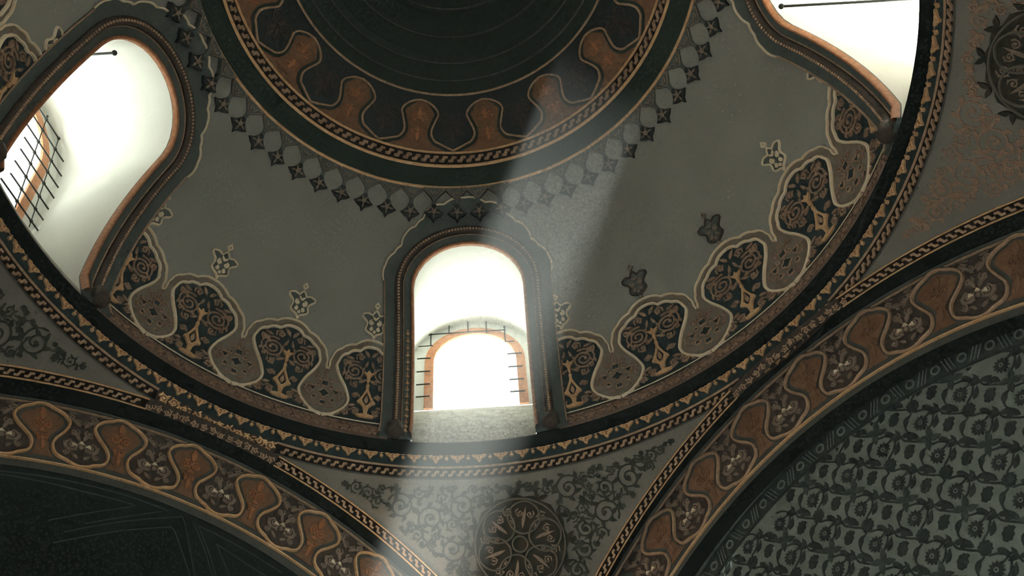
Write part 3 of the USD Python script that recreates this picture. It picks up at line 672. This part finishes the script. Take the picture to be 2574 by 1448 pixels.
for gi, g in enumerate(groups):
    for i, tip in enumerate(g):
        sL, sR = halves(g, i); u0 = rad(tip); left = tip > -4.1
        order = (i if left else len(g)-1-i)
        if gi == 2: place = ('just beyond the left window' if i == 0 else 'at the upper left corner')
        else: place = '%s to the %s of the middle window' % (ORD[order], 'left' if left else 'right')
        R_, L_ = sc(thick_h, tip, sR), sc(thick_h, tip, sL)
        pg = clipphi(Polygon(np.vstack([L_[::-1], R_[1:]])).buffer(0))
        t = Thing('frieze_cartouche', label='dark scrollwork cartouche outlined in gold, %s' % place, category='ornament', group='cartouches of the lobed frieze')
        fld = t.part('field', fill(pg, dome, .03, .004), 'teal')
        ol = clipphi(LineString(np.vstack([L_[::-1], R_[1:]])))
        t.part('border', ribbons(ol, .0082, dome, .012, .003, .008), 'pale_gold', label='thick gilded border')
        TL, TR = sc(thin_h, tip, sL), sc(thin_h, tip, sR)
        t.part('crest_outline', ribbons(clipphi(LineString(np.vstack([TL[::-1], TR[1:]]))), .0058, dome, .010, .001, .008), 'pale_gold', label='thin gilded outer line')
        k_, kr = abs(sL), abs(sR)
        art = clipphi(warp(CART, u0, -k_, kr)).intersection(pg.buffer(-.004)); t.part('scrollwork', slab(art, dome, .004, .0085), 'bronze', kind='stuff')
        art = clipphi(warp(BASE, u0, -k_, kr)).intersection(pg.buffer(-.003)); t.part('base_scroll', slab(art, dome, .004, .0085), 'bronze', kind='stuff')
        t.part('trefoil', slab(clipphi(warp(TREF, u0, -1, 1)), dome, .004, .012), 'gold', label='bright gilded trefoil')
        t.part('flame_flower', slab(clipphi(warp(CAND, u0, -1, 1)), dome, .004, .0105), 'gold', label='gilded pointed flower')
        t.part('flower_core', slab(clipphi(warp(CORE, u0, -1, 1)), dome, .004, .0085), 'dull_gold')
        t.done()
        # finial above the tip
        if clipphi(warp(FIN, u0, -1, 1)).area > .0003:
            t = Thing('finial', label='small %s openwork finial, %s' % ('shade-painted dark' if tip in (-52.0, -35.5) else 'gilded', place), category='ornament', group='finials of the lobed frieze')
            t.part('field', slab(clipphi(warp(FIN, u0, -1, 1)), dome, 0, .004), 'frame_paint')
            fm_ = 'umber_scroll' if tip in (-52.0, -35.5) else 'pale_gold'  # two right-hand finials have their shade painted in with darker tones
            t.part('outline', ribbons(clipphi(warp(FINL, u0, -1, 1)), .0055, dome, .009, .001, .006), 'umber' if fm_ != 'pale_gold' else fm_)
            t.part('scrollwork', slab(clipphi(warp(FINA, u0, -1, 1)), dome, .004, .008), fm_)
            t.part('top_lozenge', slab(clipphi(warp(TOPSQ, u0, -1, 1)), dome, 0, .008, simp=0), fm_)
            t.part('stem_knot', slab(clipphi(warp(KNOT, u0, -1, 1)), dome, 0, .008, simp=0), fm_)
            t.done()
    for i in range(-1, len(g)):
        # the drop between this tip and the next
        if i < 0: a, s = g[0], halves(g, 0)[0]; c = a+7.15*s; mk = lambda h, a=a, s=s: (sc(h, a, s), sc(h, a+14.3*s, -s))
        elif i == len(g)-1: a, s = g[i], halves(g, i)[1]; c = a+7.15*s; mk = lambda h, a=a, s=s: (sc(h, a, s), sc(h, a+14.3*s, -s))
        else: a, b = g[i], g[i+1]; s = (b-a)/14.3; c = (a+b)/2; mk = lambda h, a=a, b=b, s=s: (sc(h, a, s), sc(h, b, -s))
        if c > 95: continue
        A, B = mk(thick_h); TA, TB = mk(thin_h)
        pg = Polygon(np.vstack([TA, TB[::-1][1:], [B[0]], B, A[::-1][1:]])).buffer(0)
        pg = clipphi(pg)
        if pg.area < .0012: continue
        left = c > -4.1; m = (i if left else len(g)-2-i)
        place = 'beyond the left window' if gi == 2 else ('%s to the %s of the middle window' % (ORD[max(0, m)], 'left' if left else 'right') if 0 <= i < len(g)-1 else 'beside the %s window surround' % ('left' if c > 50 else ('right' if c < -60 else 'middle')) )
        if not (0 <= i < len(g)-1) and gi != 2: continue
        t = Thing('frieze_drop', label='brown bulb with dark leaf cluster, %s' % place, category='ornament', group='bulbs of the lobed frieze')
        t.part('field', fill(pg, dome, .03, .0025), 'drop_brown')
        u0 = rad(c); q = abs(s)
        low = box(-9, 2.0, 9, 2.215)
        fl = t.part('leaf_cluster', slab(clipphi(warp(DROPA, u0, -q, q)), dome, .0025, .006), 'teal', label='dark blue green leaf cluster', kind='stuff')
        t.part('tendrils', slab(clipphi(warp(DROPL, u0, -q, q)).difference(clipphi(warp(DROPA, u0, -q, q)).buffer(.001)), dome, .0025, .0065), 'bronze', kind='stuff')
        t.part('cluster_outline', ribbons(clipphi(warp(DROPA.boundary, u0, -q, q)), .003, dome, .0085, .003, .006), 'dull_gold', kind='stuff')
        t.done()

# ---- cornice ornament
cm = band_m(*C3, *C4); rc = 1.022; lc = math.hypot(C4[0]-C3[0], C4[1]-C3[1])
pal = Polygon(smooth_line([(0, -.0015), (.006, -.003), (.0105, -.0005), (.019, -.0015), (.0175, -.007), (.010, -.0125), (.0055, -.017), (.0045, -.0215), (0, -.026), (-.0045, -.0215), (-.0055, -.017), (-.010, -.0125), (-.0175, -.007), (-.019, -.0015), (-.0105, -.0005), (-.006, -.003)], 2, True)).buffer(0)
pal_in = unary_union([Point(0, -.0075).buffer(.0038, 4), Polygon([(0, -.012), (.003, -.0155), (0, -.019), (-.003, -.0155)])]+mirror([Polygon([(.0085, -.0045), (.0145, -.0035), (.009, -.0095)])]))
bud = unary_union([flower(0, -.0115, .0055, 5, .3, pi/2), Polygon([(-.0015, -.001), (.0015, -.001), (.0012, -.009), (-.0012, -.009)])])
cornice.part('festoon', join([ribbon(np.stack([np.linspace(a, b, 200), -.0012-.0022*np.abs(np.sin(np.linspace(a, b, 200)/rc*rad(1)**-1*pi/3.31*1.0))], 1), .0022, cm, .003) for a, b in ((IN_VIEW[0]*rc, 0), (0, IN_VIEW[1]*rc))]), 'bronze', label='thin wavy cord above the palmettes')
u = rad(-1.47)-rad(3.31)*34
while u < IN_VIEW[1]:
    if u > IN_VIEW[0]:
        x = u*rc
        q = cornice.part('palmette', slab(affinity.translate(pal.difference(pal_in), x, -.002), cm, 0, .0055, simp=0), 'gold')
        cornice.part('palmette_core', slab(affinity.translate(pal_in, x, -.002), cm, 0, .002, simp=0), 'rust', under=q)
        cornice.part('bud', slab(affinity.translate(bud, x+rad(1.655)*rc, -.002), cm, 0, .0055, simp=0), 'gold')
    u += rad(3.31)
km = band_m(*C4, *C5); lk = math.hypot(C5[0]-C4[0], C5[1]-C4[1]); per = rad(1.25)*1.027
k = -100
for k in range(-90, 92):
    u = rad(1.25)*(k+.5)
    if any(abs(u-a) < h+.012 for a, h in CLUMP): continue
    cornice.part('key', slab(key_poly(u*1.027, per, -lk*.70, -lk*.42, .0031), km, 0, .0045, simp=0), 'dull_gold')
# carved relief of the brown moulding
mm = band_m(C1[0]-.002, C1[1], C2[0]-.002, C2[1]); lm = .0835; rm = 1.012
unit = unary_union(mirror(scroll(.012, -.044, .010, 1.2, -1, .0016, 1.3, 3)+[leaf(.004, -.062, .6, .016, .004), leaf(.006, -.022, -.5, .016, .004)])+[flower(0, -.042, .0065, 6, .35)])
link = unary_union(mirror([leaf(.002, -.020, -.6, .013, .003), leaf(.002, -.064, .6, .013, .003)])+[flower(0, -.042, .0045, 4, .4)])
for a, b in arcs_without(WGAP, *IN_VIEW):
    n = max(1, int(round((b-a)*rm/.052)))
    w_ = (b-a)*rm/n
    ms = []
    for i in range(n):
        ms.append(slab(affinity.translate(unit, a*rm+w_*(i+.5), 0), mm, 0, .0045)); ms.append(slab(affinity.translate(link, a*rm+w_*i+.004, 0), mm, 0, .004))
    cornice.part('carved_relief', join(ms), 'bronze', kind='stuff')

# ---- scrollwork where the arches touch the ring
for A, (pc, hc_), nm in ((AL, CLUMP[0], 'left'), (AR, CLUMP[1], 'right')):
    t = Thing('crown_scroll', label='bronze scrollwork clump where the %s arch meets the ring cornice' % nm, category='ornament')
    g = []; w0 = hc_*1.027
    t.part('ground', fill(box(pc*1.027-w0, -lk, pc*1.027+w0, 0), km, .03, .0006), 'umber')
    for x in np.arange(-w0+.016, w0-.005, .030):
        j = RNG.uniform(-.004, .004); hnd = 1 if RNG.random() > .5 else -1
        g += scroll(pc*1.027+x, -lk*.5+j, .0135, RNG.uniform(0, 6), hnd, .0018, 1.35, 4, .7)
        g += [leaf(pc*1.027+x+.014, -lk*.5-j, RNG.uniform(0, 6), .016, .004), leaf(pc*1.027+x-.006, -lk*.25, RNG.uniform(2, 4), .014, .003)]
    t.part('scrollwork', slab(unary_union(g).intersection(box(-9, -lk, 9, 0)), km, .0006, .0055), 'gold', kind='stuff')
    spm = sph_arch(A['psi'], A['a0'], A['a1']); xe = np.linspace(-rad(8.3), rad(8.3), 70)
    t.part('lower_ground', grid(lambda x, v: spm(x, v, np.full(len(x), .0010)), xe, np.linspace(0, 1, 4)), 'umber')
    g = []
    for x in np.arange(-.188, .19, .024): g += scroll(x, .0205+RNG.uniform(-.002, .002), .0095, RNG.uniform(0, 6), 1 if RNG.random() > .5 else -1, .0015, 1.25, 4, .8)
    t.part('lower_scrollwork', slab(unary_union(g).intersection(box(-.196, .001, .196, .0315)), lambda X, Y, d: spm(X/1.37, Y/.0325, d), .001, .0055), 'dull_gold', kind='stuff')
    t.done()

# ---- pendentive vines and rosettes
def rosette(nm, c0, z0, label):
    mp = sph_local(c0, z0); R = .128
    t = Thing('rosette', label=label, category='rosette', group='round rosettes of the pendentives')
    t.part('disc', fill(flower(0, 0, R*1.03, 16, .06), mp, .03, .0040, 0.0), 'rosette_dark')
    t.part('rim', ribbon([(R*.94*cos(a), R*.94*sin(a)) for a in np.linspace(0, 2*pi, 60)[:-1]], .006, mp, .009, .004, closed=True), 'rosette_line')
    for k in range(12):
        a = k*pi/6; t.part('rim_leaf', slab(unary_union([leaf(R*cos(a), R*sin(a), a+.8, .026, .007), leaf(R*cos(a), R*sin(a), a-.8, .026, .007)]), mp, .0, .006), 'rosette_dark')
    t.part('hub', ribbon([(R*.16*cos(a), R*.16*sin(a)) for a in np.linspace(0, 2*pi, 30)[:-1]], .006, mp, .009, .004, closed=True), 'rosette_line')
    for k in range(6):
        a = k*pi/3+.25
        th = np.linspace(0, pi, 22); L0, L1 = R*.22, R*.90; m = (L0+L1)/2; hl = (L1-L0)/2
        P = np.vstack([np.stack([m-hl*np.cos(th), .043*np.sin(th)**1.15], 1), np.stack([m+hl*np.cos(th[1:-1]), -.043*np.sin(th[1:-1])**1.15], 1)])
        c, s = cos(a), sin(a); P = P@np.array([[c, s], [-s, c]])
        q = t.part('petal', ribbon(P, .0062, mp, .010, .004, closed=True), 'rosette_line')
        g = mirror(scroll(.014, .010, .011, 1, -1, .0016, 1.2, 3))+[leaf(0, -.03, pi/2, .06, .006)]
        g = affinity.translate(affinity.rotate(unary_union(g), deg(a)-90, origin=(0, 0)), m*c, m*s)
        t.part('petal_scroll', slab(g.intersection(Polygon(P).buffer(-.005)), mp, .004, .0075), 'umber_scroll', under=q, kind='stuff')
        a2 = a+pi/6; g = unary_union(scroll(R*.72*cos(a2), R*.72*sin(a2), .014, a2, 1, .0017, 1.4, 4, .6)+scroll(R*.50*cos(a2), R*.50*sin(a2), .009, a2, -1, .0015, 1.3, 3, .6))
        t.part('spandrel_scroll', slab(g, mp, .004, .0075), 'umber_scroll', kind='stuff')
    t.done(); return mp, R
def vines(c0, z0, hi, lo, ah, al, label, seed, mat, extra=None):
    mp = sph_local(c0, z0); u = np.linspace(lo+.02, hi-.02, 160)
    zb = np.maximum.reduce([np.where(np.cos(u-hi) > .3, arch_z(u, hi, ah-.036), 0), np.where(np.cos(u-lo) > .3, arch_z(u, lo, al-.034), 0)])
    zt = C5[1]-.007; ok = zb < zt
    P3 = sphere_pz(np.r_[u[ok], u[ok][::-1]], np.r_[zb[ok], np.full(ok.sum(), zt)], np.zeros(2*ok.sum()))
    pg = Polygon(mp.inv(P3)).buffer(0).buffer(-.003)
    pg = max(polys(pg), key=lambda p: p.area)
    hole = Point(0, 0).buffer(.137); r = np.random.default_rng(seed); t = Thing('pendentive_vine', label=label, category='painted vine')
    x0, y0, x1, y1 = pg.bounds; y0 = max(y0, -.22); n = 0; taken = []
    for R in (.038, .027, .018, .0125, .009, .0065):
        for _ in range({.038: 700, .027: 1200, .018: 2200, .0125: 3000, .009: 2600, .0065: 2600}[R]):
            x, y = r.uniform(x0, x1), r.uniform(y0, y1); p = Point(x, y)
            if not pg.contains(p.buffer(R*1.05)) or p.distance(hole) < R*1.05: continue
            if any((x-a)**2+(y-b)**2 < (R+c)**2*.98 for a, b, c in taken): continue
            taken.append((x, y, R)); h = 1 if x > 0 else -1
            w = .0023 if R > .02 else .0017
            g = scroll(x, y, R, r.uniform(0, 6.28), h, w, 1.7 if R > .02 else 1.35, 7 if R > .02 else 5, .6)
            if R > .025: g.append(flower(x+r.uniform(-.004, .004), y, .007, 5, .4))
            near = sorted(taken[:-1], key=lambda q: (q[0]-x)**2+(q[1]-y)**2)[:1]
            for a, b, c in near:
                m = ((a+x)/2+r.uniform(-.01, .01), (b+y)/2+r.uniform(-.01, .01)); dd = math.hypot(a-x, b-y)
                if dd < .12:
                    s0, s1 = (x+(a-x)*R/dd, y+(b-y)*R/dd), (a+(x-a)*c/dd, b+(y-b)*c/dd)
                    g.append(LineString(smooth_line([s0, m, s1], 4)).buffer(w)); g.append(leaf(m[0], m[1], r.uniform(0, 6), .018, .005))
            g = unary_union(g).intersection(pg).difference(hole)
            t.part('scroll', slab(g, mp, 0, .0022, simp=.0006), mat); n += 1
    t.done()
vines(rad(-9.5), 1.757, PL, PR, 1.036, 1.020, 'dark scrolling vines round the rosette of the middle pendentive', 3, 'vine')
rosette('m', rad(-9.5), 1.757, 'dark round six-petalled rosette on the middle pendentive below the window')
vines(rad(-101), 1.752, PR, PS, 1.020, 1.03, 'brownish scrolling vines on the right pendentive', 5, 'bronze')
rosette('r', rad(-101.5), 1.752, 'dark round rosette cut by the right edge of the picture')
vines(rad(80), 1.757, PB, PL, 1.03, 1.036, 'dark vines on the left pendentive below the left window', 9, 'vine')

# ---- lobed meander of the great arches
mea = [(0, .945), (1.45, .865), (2.0, .815), (2.62, .745), (2.74, .655), (2.2, .53), (1.25, .375), (1.08, .25), (1.5, .145), (2.6, .09), (4.05, .03)]
def meander(A, per, x0, nlob, cols, side):
    fm = face(A); w = A['r3'][0]-A['r4'][0]; rm = 1.27
    kx = per/8.1
    cusp = scallop([(0*rm*rad(1), .945*w), (1.05*kx*rad(1)*rm, .885*w), (2.62*kx*rad(1)*rm, .745*w)], .10)
    low = smooth_line([(a*kx*rad(1)*rm, b*w) for a, b in mea[3:10]], 4)
    tip = scallop([(mea[9][0]*kx*rad(1)*rm, mea[9][1]*w), (4.05*kx*rad(1)*rm, .03*w)], -.08)
    H = np.vstack([cusp[:-1], low[:-1], tip]); mp = lambda X, Y, d: fm(X/rm, Y/w, d)
    P = per*rad(1)*rm
    art = []
    art += scroll(.021, w*.34, .016, 1.2, -1, .0023, 1.7, 5)+scroll(.017, w*.56, .011, 2.2, 1, .002, 1.3, 4)+scroll(.030, w*.80, .013, .3, -1, .002, 1.4, 4)+scroll(.036, w*.22, .009, 2.0, 1, .0017, 1.2, 3)
    art += [leaf(.003, w*.42, 1.1, .04, .006), leaf(.004, w*.66, .8, .036, .005), leaf(.006, w*.15, .6, .022, .005), leaf(.012, w*.86, .2, .03, .004), leaf(.034, w*.26, 1.2, .026, .005)]
    art += scroll(.010, w*.72, .009, .6, 1, .0013, 1.3, 3)
    art = unary_union(mirror(art)+[Point(0, w*.33).buffer(.006, 6)])
    petals = unary_union([Polygon([(s*.008, w*.345), (s*.020, w*.39), (s*.024, w*.33)]) for s in (-1, 1)]+[Polygon([(-.007, w*.385), (.007, w*.385), (0, w*.43)])])
    bay = unary_union(mirror(scroll(.012, w*.60, .013, 1, 1, .0016, 1.4, 5)+scroll(.010, w*.38, .009, 2, -1, .0014, 1.3, 4))+[leaf(0, w*.66, pi/2, .045, .009), leaf(0, w*.18, pi/2, .05, .006), Polygon([(-.010, w*.47), (.010, w*.47), (0, w*.54)])])
    for k in range(-nlob, nlob+1):
        b = rad(x0+per*k)*rm
        if abs(b/rm) > rad(33): continue
        f = np.vstack([(H*[-1, 1])[::-1], H[1:]])+[b, 0]
        i = k+nlob
        where = '%s %s of the %s arch crown' % (ORD[abs(k)-1], 'left' if k > 0 else 'right', side) if k else 'at the crown of the %s arch' % side
        t = Thing('arch_bay', label='%s of the meander, %s' % (cols[0], where), category='ornament', group='bays of the %s arch meander' % side)
        core = Polygon(f).buffer(-.013)
        core = unary_union(polys(core)) if core.geom_type != 'Polygon' else core
        low = Polygon([(b-.034, w*.10), (b-.020, w*.2), (b-.021, w*.32), (b+.021, w*.32), (b+.020, w*.2), (b+.034, w*.10)])
        t.part('field', fill(unary_union([core, low.intersection(Polygon(f).buffer(-.008))]), mp, .03, .0025), cols[1])
        t.part('scrollwork', slab(affinity.translate(bay, b, 0).intersection(Polygon(f).buffer(-.014)), mp, .0025, .0055), cols[2])
        t.part('outline', ribbon(f, .0078, mp, .009, .0015, step=.007), cols[3], label='raised outline running round the bay')
        t.done()
        l = b+P/2
        t = Thing('arch_lobe', label='dark scrollwork lobe just left of the bay %s' % where, category='ornament', group='lobes of the %s arch meander' % side)
        Q = np.vstack([H+[b, 0], ((H*[-1, 1])[::-1]+[b+P, 0])[1:], [(b+P, w*.915), (b, w*.915)]])
        pg = Polygon(np.vstack([H+[b, 0], ((H*[-1, 1])[::-1]+[b+P, 0])[1:]])).buffer(0)
        pg = pg.intersection(box(-9, 0, 9, w*.90))
        t.part('field', fill(pg, mp, .03, .0012), 'umber' if side == 'left' else 'umber')
        t.part('scrollwork', slab(affinity.translate(art, l, 0).intersection(pg.buffer(-.004)), mp, .0012, .0055), 'umber_scroll', kind='stuff')
        t.part('pale_petals', slab(affinity.translate(petals, l, 0), mp, .0012, .0065, simp=0), 'pale_gold', label='three pale petals')
        t.done()
meander(AL, 8.1, .75, 4, ('rust orange bay', 'rust_bay', 'rust', 'gold'), 'left')
meander(AR, 8.22, .15, 4, ('brown bay', 'rust_bay', 'rust_bay', 'dull_gold'), 'right')

# ---- floral tiles of the right wall
ax, az_ = np.array([.1035, .003]), np.array([.0, .0958]); O_ = np.array([.0284, 1.5882])
inside = lambda p: math.hypot(p[0], p[1]-SH) < 1.118
fl, count = [], 0
stuffed = []
for i in range(-8, 10):
    for j in range(-9, 3):
        c = O_+ax*i+az_*j
        X, Z = c
        if not inside(c) or Z < .72: continue
        even = (i+j) % 2 == 0
        if even: tym.part('round_flower', slab(flower(X, Z, .0165, 10, .16), pz, 0, .0018, simp=0), 'tile_dark')
        else:
            for q in range(4): tym.part('leaf', slab(leaf(X, Z, q*pi/2+.35, .030, .0095), pz, 0, .0016, simp=0), 'tile_mid')
        m = c+az_*.47
        if inside(m):
            tym.part('star_flower', slab(flower(m[0], m[1], .0185, 12, .34), pz, 0, .0018, simp=0), 'tile_dark')
            tym.part('flower_eye', slab(Point(*m).buffer(.0052, 6).difference(Point(*m).buffer(.0028, 6)), pz, .0018, .0026, simp=0), 'tile_light')
        m2 = c+ax*.5
        if inside(m2): tym.part('oval_flower', slab(affinity.rotate(affinity.scale(flower(m2[0], m2[1], .0155, 8, .18), .85, 1.1), 35), pz, 0, .0018, simp=0), 'tile_dark')
        # stems, buds and leaves between the flowers
        g = []
        m3 = c+ax*.5+az_*.47
        for (dx, dz, a, l, w_) in ((.024, .018, .9, .032, .0085), (-.024, .018, 2.3, .032, .0085), (.024, -.018, -.9, .030, .0085), (-.024, -.018, -2.3, .030, .0085), (.0, .030, 1.57, .014, .005)):
            g.append(leaf(X+dx*.8, Z+dz*.8, a, l, w_))
        wv = smooth_line([c+[.016, .004], c+ax*.25+[0, .010], c+ax*.36+az_*.2, m3-[0, .012], m3+[.004, .008], c+ax*.62+az_*.62, c+ax*.8+az_*.55, c+ax+az_*.5], 4); g.append(LineString(wv).buffer(.0021, quad_segs=2))
        wv = smooth_line([c+[-.004, .017], c+[-.022, .028], c+[-.034, .050], c+[-.020, .070], c+[0, .078]], 4); g.append(LineString(wv).buffer(.002, quad_segs=2))
        wv = smooth_line([c+[.010, -.014], c+[.030, -.026], c+[.036, -.046], c+[.022, -.066]], 4); g.append(LineString(wv).buffer(.002, quad_segs=2))
        g += [leaf(m3[0], m3[1], .2, .026, .008), leaf(m3[0], m3[1], 3.4, .026, .008), leaf(m3[0]+.004, m3[1]+.004, 1.4, .022, .005)]
        g += [Polygon([(m3[0]-.02, m3[1]-.024), (m3[0]-.006, m3[1]-.02), (m3[0]-.012, m3[1]-.008)]), leaf(X+.034, Z+.004, .5, .014, .005), leaf(X-.036, Z-.006, 3.4, .014, .005)]
        g = unary_union(g).intersection(Point(0, SH).buffer(1.128, 64))
        stuffed.append(slab(g, pz, 0, .0012, simp=.0005))
tym.part('stems_and_leaves', join(stuffed), 'tile_dark', kind='stuff', label='dark stems and small leaves between the flowers')
# border following the arch
bp = lambda x, y, d: pz((1.145+y)*np.sin(x/1.145), SH+(1.145+y)*np.cos(x/1.145), d)
tym.part('border_ground', fill(box(-1.15, -.018, 1.15, .036), bp, .06, .0008, bres=.03), 'tile_mid')
tym.part('border_line', ribbon(np.stack([np.linspace(-1.15, 1.15, 90), np.full(90, -.018)], 1), .005, bp, .002, .0008), 'tile_dark')
for k in range(-14, 15):
    x = k*.0655
    if abs(x) > .85: continue
    tym.part('border_ring', slab(Point(x, .008).buffer(.012, 8).difference(Point(x, .008).buffer(.0075, 8)), bp, .0008, .0024, simp=0), 'tile_light')
    for q in (-1.2, 0, 1.2):
        s = 1 if k % 2 else -1
        tym.part('border_stripe', slab(LineString(smooth_line([(x+.033+q*.0075-s*.006, -.010), (x+.033+q*.0075, .006), (x+.033+q*.0075+s*.006, .024)], 4)).buffer(.0011), bp, .0008, .0024, simp=0), 'tile_light')

# ---- strapwork of the dark vault
straps = [[(20.6, 1.11), (11.7, 1.12), (5.2, 1.115), (12.8, 1.25)], [(21.2, 1.10), (15.3, 1.095), (8.2, 1.093), (1.84, 1.093), (8.9, 1.23)], [(10.4, 1.28), (5.8, 1.19), (0, 1.093), (-6.1, 1.27)],
          [(10.7, 1.33), (5.0, 1.22), (.16, 1.14), (-6.2, 1.29)], [(-1.34, 1.095), (-4.9, 1.17), (-8.3, 1.25)], [(-2.15, 1.10), (-5.9, 1.18), (-8.9, 1.25)], [(-2.15, 1.10), (-10.5, 1.10), (-14, 1.10)], [(-5.4, 1.13), (-9.5, 1.21), (-11, 1.25)], [(-5.4, 1.13), (-10.0, 1.14), (-14, 1.14)]]
bar = lambda x, y, d: barrel(x/1.14, y, d)
for s_ in straps: vault.part('strap', ribbon(dense([(rad(a)*1.14, b) for a, b in s_], .02), .0038, bar, .003), 'vault_line')
for x, y in ((4.2, 1.30), (1.6, 1.32), (3.0, 1.36), (0.2, 1.37)): vault.part('vault_leaf', slab(leaf(rad(x)*1.14, y, 1.0+x, .04, .011), bar, 0, .002), 'vault_dark')

# ---- iron bars, tie rods and painted sprigs in the windows
def rod(P, r, knobs=()):
    return join([tube3(P, r, 6)]+[ball(c, r*2.0, 1) for c in knobs])
gp = plane_uz(WINS[0][1], 1.285); at = lambda f, u, z: f(np.array([u]), np.array([z]), np.zeros(1))[0]
g = Thing('window_grille', label='black iron bars cut short as if hidden by glare in the middle window opening', category='window bars')
zs = [2.478, 2.537, 2.601, 2.668]  # bars end early: glare over their middles is put into the shape
for z in zs:
    g.part('stub_bar', rod([at(gp, .198, z), at(gp, .152, z+.001)], .0024), 'iron'); g.part('stub_bar', rod([at(gp, -.113, z-.001), at(gp, -.162, z)], .0026), 'iron')
g.part('stub_bar', rod([at(gp, -.108, 2.733), at(gp, -.14, 2.733)], .002), 'iron'); g.part('stub_bar', rod([at(gp, .195, 2.733), at(gp, .145, 2.734)], .002), 'iron')
g.part('cross_bar', rod([at(gp, .158, 2.795), at(gp, .02, 2.797), at(gp, -.108, 2.797)], .0022, [at(gp, .158, 2.795), at(gp, -.108, 2.797)]), 'iron', label='long horizontal bar')
for u, z0, z1 in ((.152, 2.735, 2.815), (.088, 2.797, 2.866), (.021, 2.80, 2.872), (-.044, 2.785, 2.856), (-.108, 2.735, 2.813)):
    g.part('upright_bar', rod([at(gp, u, z0), at(gp, u, z1)], .0021, [at(gp, u, z1)]), 'iron')
g.part('bent_bar', rod(smooth_line([at(gp, .150, 2.822), at(gp, .12, 2.85), at(gp, .088, 2.862)], 4), .0018), 'iron')
g.done()
gp = plane_uz(WINS[1][1], 1.27)
g = Thing('window_grille', label='black iron grille of crossing bars with knots in the left window', category='window bars')
rows = [(2.785, .0, -.118), (2.735, .0, -.167), (2.681, .0, -.186), (2.632, -.02, -.196), (2.582, -.03, -.206), (2.526, -.035, -.214), (2.474, -.045, -.225), (2.424, -.03, -.232)]
for z, a, b in rows:
    kn = [at(gp, -.054-(2.74-z)*.165, z), at(gp, -.121-(2.74-z)*.17, z)]
    g.part('bar', rod([at(gp, a, z), at(gp, b, z)], .0026, [k for k in kn]), 'iron')
for u0 in (-.054, -.121):
    P = [at(gp, u0-(2.74-z)*.168, z) for z in np.linspace(2.80 if u0 > -.1 else 2.785, 2.40, 8)]
    g.part('upright_bar', rod(P, .0018, [P[0]]), 'iron')
g.done()
for i, lab in ((2, 'iron tie rod at the head of the right window'), (1, 'short iron rod with a knob at the head of the left window')):
    psi = WINS[i][1]; t = Thing('tie_rod', label=lab, category='rod')
    ends = [(.875, .131, 2.587), (1.20, .131, 2.52)] if i == 2 else [(.905, .128, 2.636), (.985, .134, 2.668)]
    a, b = [plane_uz(psi, q)(np.array([u]), np.array([z]), np.zeros(1))[0] for q, u, z in ends]
    t.part('rod', tube3([a, b], .0036, 8), 'iron'); t.part('knob', ball(a, .0075, 2), 'iron'); t.done()

arL.done(); arR.done(); vault.done(); tym.done(); cornice.done()
# dusty air, thinning out towards the top of the dome
hz = Thing('haze', kind='structure', label='thin dusty haze hanging in the lower air of the hall')
for i, top in enumerate((1.95,)):
    q = .002*i; hz.part('haze_layer', boxm((0, 0, (top-.45+q)/2), 3.9-q, 3.9-q, top+.45-q, PL), 'haze%d' % i, smooth=False)
hz.done()
